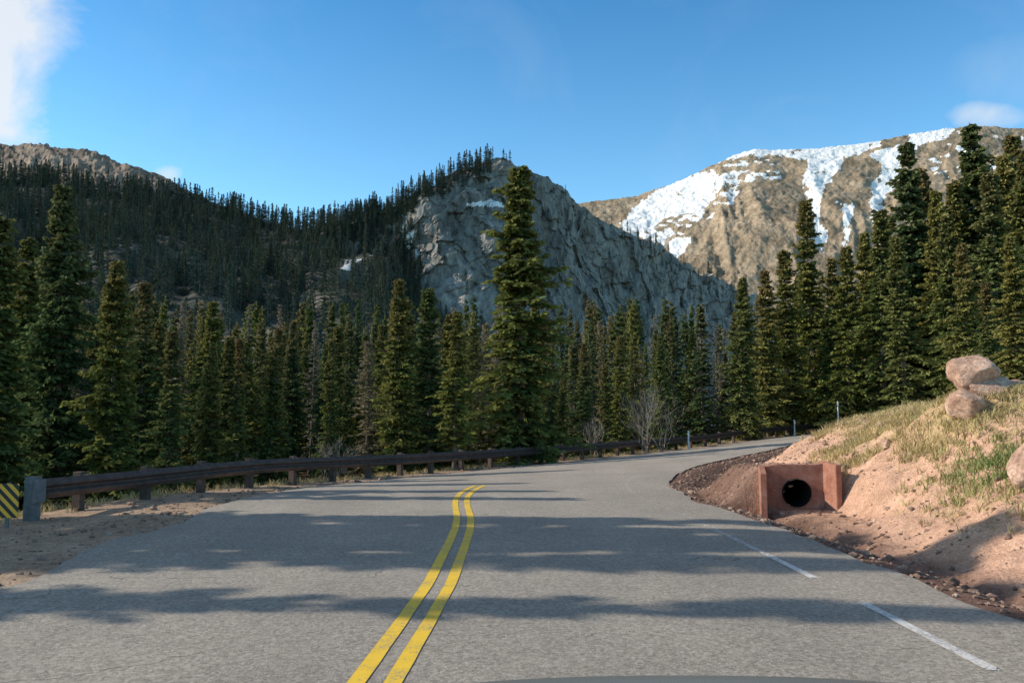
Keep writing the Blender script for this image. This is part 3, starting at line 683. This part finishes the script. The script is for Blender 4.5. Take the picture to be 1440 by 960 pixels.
# ---------------------------------------------------------------- boulders
def boulder(name, c, size, seed, rot=0, sub=4):
    bm = bmesh.new(); bmesh.ops.create_icosphere(bm, subdivisions=sub, radius=1.)
    rnd = random.Random(seed); planes = [(Vector((rnd.uniform(-1, 1), rnd.uniform(-1, 1), rnd.uniform(-1, 1))).normalized(), rnd.uniform(.58, .82)) for _ in range(15)]
    o = Vector((seed*7.1, seed*3.3, seed*5.7))
    for v in bm.verts:
        p = v.co.copy()
        d = mn.noise(p*.9+o)*.38+mn.noise(p*2.2+o)*.16
        v.co = p*(1+d)
        for n, h in planes:
            k = v.co.dot(n)-h
            if k > 0: v.co -= n*k*.96
        v.co *= 1+mn.noise(p*5+o)*.05+mn.noise(p*13+o)*.02
    M = Matrix.Rotation(rot, 3, 'Z')
    for v in bm.verts: v.co = M @ Vector((v.co.x*size[0], v.co.y*size[1], v.co.z*size[2]))
    me = bpy.data.meshes.new(name); bm.to_mesh(me); bm.free(); me.materials.append(M_bould); me.polygons.foreach_set('use_smooth', np.ones(len(me.polygons), bool))
    return add_obj(name, me, loc=c)
def gzf(x, y): return float(ground([x], [y])[0])
bx, by = 7.85, 14.5; bz = gzf(bx, by)
boulder('boulder', (bx+.28, by+.05, gzf(bx+.28, by)+.12), (.54, .46, .33), 3, .2)
boulder('boulder', (bx-.22, by-.2, gzf(bx-.22, by-.2)+.10), (.50, .42, .29), 5, .9)
boulder('boulder', (bx-.04, by+.10, bz+.46), (.46, .42, .37), 8, .5)
boulder('boulder', (6.85, 11.3, gzf(6.85, 11.3)+.2), (.32, .35, .40), 9, .3)
boulder('boulder', (bx+.80, by+.2, gzf(bx+.80, by+.2)+.05), (.32, .30, .22), 12, 1.1)
r = rs(77)
for k in range(14):
    x = r.uniform(6.2, 12); y = r.uniform(10, 24)
    if abs(x-bx) < .8 and abs(y-by) < 1: continue
    s = r.uniform(.06, .17); boulder('boulder', (x, y, gzf(x, y)+s*.2), (s*1.2, s, s*.8), 20+k, r.uniform(0, 3), 3)

def stones(name, pts, szs, mat, seed):
    r = rs(seed); bm = bmesh.new(); bmesh.ops.create_icosphere(bm, subdivisions=1, radius=1.); bm.verts.index_update(); bv = np.array([v.co[:] for v in bm.verts]); bf = np.array([[v.index for v in f.verts] for f in bm.faces]); bm.free()
    n = len(pts); V = bv[None]*(1+r.uniform(-.28, .28, (n, len(bv), 1)))*szs[:, None, None]*r.uniform(.6, 1.3, (n, 1, 3))*np.array([1, 1, .7])+pts[:, None]
    F = bf[None]+np.arange(n)[:, None, None]*len(bv); return add_obj(name, mk_mesh(name, V.reshape(-1, 3), F.reshape(-1, 3), [mat], False))
r = rs(31); n = 6500
ki = r.randint(pidx(3), pidx(36), n); dd_ = .1-np.abs(r.normal(.7, .5, n))
px_ = PTH[ki, 0]+NRM[ki, 0]*dd_; py_ = PTH[ki, 1]+NRM[ki, 1]*dd_
n2 = 3600; ki = r.randint(pidx(3), pidx(30), n2); d2 = r.uniform(-5, -1.5, n2); px_ = np.concatenate([px_, PTH[ki, 0]+NRM[ki, 0]*d2]); py_ = np.concatenate([py_, PTH[ki, 1]+NRM[ki, 1]*d2])
n3 = 2200; ki = r.randint(pidx(3), pidx(30), n3); d3 = RW+np.abs(r.normal(0, 1.4, n3)); px_ = np.concatenate([px_, PTH[ki, 0]+NRM[ki, 0]*d3]); py_ = np.concatenate([py_, PTH[ki, 1]+NRM[ki, 1]*d3])
sz = np.clip(r.lognormal(-4.2, .6, len(px_)), .007, .07)
stones('gravel', np.stack([px_, py_, ground(px_, py_)+sz*.2], 1), sz, M_gravel, 4)

# ---------------------------------------------------------------- grass
def grass(name, n, fn, hrange, seed):
    r = rs(seed); x, y = fn(r, n); z = ground(x, y)
    nb = 10
    bx_ = np.repeat(x, nb)+r.normal(0, .05, n*nb); by_ = np.repeat(y, nb)+r.normal(0, .05, n*nb); bz_ = np.repeat(z, nb)-.02
    a = r.uniform(0, 6.28, n*nb); h = r.uniform(*hrange, n*nb)*np.repeat(r.uniform(.5, 1.3, n), nb); w = r.uniform(.005, .010, n*nb)
    la = r.uniform(0, 6.28, n*nb); lean = h*r.uniform(.1, 1.1, n*nb)
    sx, sy = np.cos(a)*w, np.sin(a)*w
    v0 = np.stack([bx_-sx, by_-sy, bz_], 1); v1 = np.stack([bx_+sx, by_+sy, bz_], 1)
    mx_ = bx_+np.cos(la)*lean*.35; my_ = by_+np.sin(la)*lean*.35
    v2 = np.stack([mx_+sx*.8, my_+sy*.8, bz_+h*.6], 1); v3 = np.stack([mx_-sx*.8, my_-sy*.8, bz_+h*.6], 1)
    tx = bx_+np.cos(la)*lean; ty = by_+np.sin(la)*lean
    v4 = np.stack([tx+sx*.1, ty+sy*.1, bz_+h], 1); v5 = np.stack([tx-sx*.1, ty-sy*.1, bz_+h], 1)
    V = np.stack([v0, v1, v2, v3, v4, v5], 1).reshape(-1, 3); b = np.arange(n*nb)[:, None]*6
    F = np.concatenate([b+np.array([[0, 1, 2, 3]]), b+np.array([[3, 2, 4, 5]])])
    var = np.repeat(np.repeat(r.rand(n), nb)*.6+r.rand(n*nb)*.4, 6)
    gr_ = np.repeat(np.repeat(np.clip(.7*sstep(.0, .12, fbm(x*.5, y*.5, 3, 90)-.24)+np.exp(-((x-6.95)**2/.45+(y-12.3)**2/1.6))*1.3, 0, 1)*r.uniform(.5, 1, n), nb), 6)
    return add_obj(name, mk_mesh(name, V, F, [M_grass], False, attrs={'var': ('FLOAT', var), 'green': ('FLOAT', gr_)}))
def bankpts(r, n):
    X_ = []; Y_ = []
    while len(X_) < n:
        m_ = 20000; y = r.uniform(8, 32, m_); x = r.uniform(4.5, 18, m_); z, d = ground(x, y, True); q = -d
        dens = sstep(2.7, 4.1, q+fbm(x*.6, y*.6, 5, 21)*3.4)*np.clip(.25+fbm(x*1.6, y*1.6, 3, 44)*3.2, .02, 1)*np.interp(q, [0, 6, 15], [1, 1, .2])*np.interp(y, [8, 11, 18, 32], [.15, .8, 1, .4])
        dens = np.maximum(dens, .7*np.exp(-((x-6.95)**2/.35+(y-12.3)**2/1.0)))
        k = r.rand(m_) < dens; X_ += list(x[k]); Y_ += list(y[k])
    return np.array(X_[:n]), np.array(Y_[:n])
grass('grass', 17000, bankpts, (.05, .17), 42)
def vergepts(r, n):
    ki = r.randint(pidx(10), pidx(58), n); d = RW+np.interp(PTH[ki, 1], [14, 18, 23, 60], [3.3, 2.0, .9, .9])+np.abs(r.normal(.2, 1.1, n)); return PTH[ki, 0]+NRM[ki, 0]*d, PTH[ki, 1]+NRM[ki, 1]*d
grass('verge_grass', 1800, vergepts, (.05, .20), 43)

def shrub(name, x, y, H, seed):
    r = rs(seed); segs = []
    def grow(p, d, L, w, lv):
        q_ = p+d*L; segs.append((p, q_, w, w*.6))
        if lv == 0: return
        for _ in range(3):
            nd = d+r.normal(0, .32, 3); nd[2] = abs(nd[2])+.15; nd /= np.linalg.norm(nd); grow(q_, nd, L*r.uniform(.55, .85), w*.6, lv-1)
    for _ in range(14):
        d = np.array([r.normal(0, .35), r.normal(0, .35), 1.]); d /= np.linalg.norm(d); grow(np.array([r.normal(0, .15), r.normal(0, .15), -.1]), d, H*.34*r.uniform(.7, 1.1), .02, 3)
    A = np.array([s_[0] for s_ in segs]); B = np.array([s_[1] for s_ in segs]); w = np.array([s_[2] for s_ in segs])[:, None]
    d = B-A; s1 = np.cross(d, r.normal(0, 1, d.shape)); s1 /= np.linalg.norm(s1, axis=1, keepdims=True)
    V = np.stack([A-s1*w*.5, A+s1*w*.5, B+s1*w*.3, B-s1*w*.3], 1).reshape(-1, 3)
    return add_obj(name, mk_mesh(name, V, np.arange(len(V)).reshape(-1, 4), [M_twig]), loc=(x, y, gzf(x, y)))
for k, (px, d, H) in enumerate([(905, 45, 4.2), (930, 46.5, 3.8), (835, 43, 2.4), (470, 30, 2.0), (1170, 66, 3.)]):
    x = (px-720)/1200*d; shrub('willow_shrub', x, d, H, 60+k)

# ---------------------------------------------------------------- bonnet of the car the picture was taken from
hood = bpy.data.objects.new('car_hood', None); sc.collection.objects.link(hood); hood.location = (.36, 0, .007)
nu, nv = 49, 40; uu = np.linspace(-1, 1, nu); vv = np.linspace(0, 1, nv)
V = np.zeros((nv, nu, 3))
for j, v in enumerate(vv):
    if v < .62: yv = .75+(1.88-.75)*(v/.62); zc = .952+(1.88-yv)*.075
    else:
        a = (v-.62)/.38; yv = 1.88+.16*math.sin(min(a*2.2, 1)*math.pi/2); zc = .952-.62*a**1.3
    V[j, :, 0] = uu*.86; V[j, :, 1] = yv-.14*np.abs(uu)**3.0*(yv-.6); V[j, :, 2] = zc-.030*np.abs(uu)**2-.45*np.clip(np.abs(uu)-.86, 0, 1)**1.2*1.6-.008*np.exp(-((np.abs(uu)-.62)/.05)**2)
add_obj('bonnet_panel', mk_mesh('bonnet_panel', V.reshape(-1, 3), grid_faces(nv, nu), [M_car], True), hood)
fb = bmesh.new(); g = bmesh.ops.create_cube(fb, size=1.); bmesh.ops.scale(fb, vec=(1.3, .08, .2), verts=g['verts']); bmesh.ops.translate(fb, verts=g['verts'], vec=(0, 1.86, .42)); bmesh.ops.bevel(fb, geom=fb.edges[:], offset=.02, segments=2, affect='EDGES')
me = bpy.data.meshes.new('lower_grille'); fb.to_mesh(me); fb.free(); me.materials.append(M_blk); add_obj('lower_grille', me, hood)

# ---------------------------------------------------------------- light, sky, camera
EL = math.radians(29); AZ = math.radians(3)
S = Vector((-math.cos(EL)*math.cos(AZ), math.cos(EL)*math.sin(AZ), math.sin(EL)))
sl = bpy.data.lights.new('sun', 'SUN'); sl.energy = 5.0; sl.angle = math.radians(.45); sl.color = (1, .90, .76)
so = add_obj('sun', sl); so.rotation_euler = S.to_track_quat('Z', 'Y').to_euler()
w = bpy.data.worlds.new('World'); sc.world = w; w.use_nodes = True; t = w.node_tree; bg = t.nodes['Background']
sk = t.nodes.new('ShaderNodeTexSky'); sk.sky_type = 'NISHITA'; sk.sun_disc = False; sk.sun_elevation = EL; sk.sun_rotation = math.radians(-87); sk.altitude = 2500; sk.air_density = 1.1; sk.dust_density = .6; sk.ozone_density = 1.5
def wm(op, a, b=0., c=0., clamp=False):
    x = t.nodes.new('ShaderNodeMath'); x.operation = op; x.use_clamp = clamp
    for i, v in enumerate((a, b, c)):
        if isinstance(v, (int, float)): x.inputs[i].default_value = v
        else: t.links.new(v, x.inputs[i])
    return x.outputs[0]
tc = t.nodes.new('ShaderNodeTexCoord'); sp = t.nodes.new('ShaderNodeSeparateXYZ'); t.links.new(tc.outputs['Generated'], sp.inputs[0])
# sky graded by height: stronger blue, overhead part darkened to weaken fill light
gd = t.nodes.new('ShaderNodeValToRGB'); ce = gd.color_ramp.elements
ce[0].position = .18; ce[1].position = .72; ce.new(.46)
for el_, c_ in zip(ce, [(.62, .88, .85), (.27, .62, .75), (.15, .22, .26)]): el_.color = (*c_, 1)
t.links.new(sp.outputs[2], gd.inputs[0])
def wmul(a, b):
    x = t.nodes.new('ShaderNodeMix'); x.data_type = 'RGBA'; x.blend_type = 'MULTIPLY'; x.inputs[0].default_value = 1
    t.links.new(a, x.inputs[6])
    if isinstance(b, tuple): x.inputs[7].default_value = (*b, 1)
    else: t.links.new(b, x.inputs[7])
    return x.outputs[2]
skyc = wmul(wmul(sk.outputs[0], gd.outputs[0]), (2., 2., 2.))
yy_ = wm('MAXIMUM', sp.outputs[1], .05); A = wm('DIVIDE', sp.outputs[0], yy_); E = wm('DIVIDE', sp.outputs[2], yy_)
nz = t.nodes.new('ShaderNodeTexNoise'); nz.inputs['Scale'].default_value = 7; nz.inputs['Detail'].default_value = 6; nz.inputs['Roughness'].default_value = .62; nz.inputs['Distortion'].default_value = .5; t.links.new(tc.outputs['Generated'], nz.inputs['Vector'])
NZ = wm('SUBTRACT', nz.outputs['Fac'], .5)
e1 = wm('SUBTRACT', wm('ADD', wm('MULTIPLY', wm('SUBTRACT', E, .332), .28), -.572), A)
m1 = wm('ADD', wm('MULTIPLY', e1, 12.), wm('MULTIPLY', NZ, 4.)); m1 = wm('ADD', m1, .22, clamp=True)
m1 = wm('MULTIPLY', m1, wm('MULTIPLY', wm('SUBTRACT', E, .29), 18., clamp=True))
m1 = wm('MULTIPLY', m1, .88)
def ell(a, e, ra, re, amp):
    d = wm('ADD', wm('POWER', wm('DIVIDE', wm('ABSOLUTE', wm('SUBTRACT', A, a)), ra), 2.), wm('POWER', wm('DIVIDE', wm('ABSOLUTE', wm('SUBTRACT', E, e)), re), 2.))
    v = wm('ADD', wm('SUBTRACT', 1., d), wm('MULTIPLY', NZ, 3.5)); v = wm('MULTIPLY', v, amp, clamp=True); return v
m2 = ell(.567, .366, .055, .018, .45); m3 = ell(-.412, .292, .02, .012, .45); m4 = wm('MULTIPLY', ell(.62, .42, .1, .05, .2), .4)
m5 = wm('MULTIPLY', wm('SUBTRACT', nz.outputs['Fac'], .5, clamp=True), .2)
mm = wm('MAXIMUM', wm('MAXIMUM', m1, m2), wm('MAXIMUM', wm('MAXIMUM', m3, m4), m5))
mm = wm('MULTIPLY', mm, wm('GREATER_THAN', sp.outputs[1], .05))
mx = t.nodes.new('ShaderNodeMix'); mx.data_type = 'RGBA'; t.links.new(mm, mx.inputs[0]); t.links.new(skyc, mx.inputs[6]); mx.inputs[7].default_value = (5.8, 6.0, 6.2, 1)
t.links.new(mx.outputs[2], bg.inputs['Color']); bg.inputs['Strength'].default_value = .15

cam = bpy.data.cameras.new('camera'); co_ = add_obj('camera', cam); co_.location = (0, 0, CAMH); co_.rotation_euler = (math.pi/2+PITCH, 0, 0)
cam.sensor_width = 36; cam.lens = 30; cam.clip_end = 20000; cam.clip_start = .05
sc.camera = co_
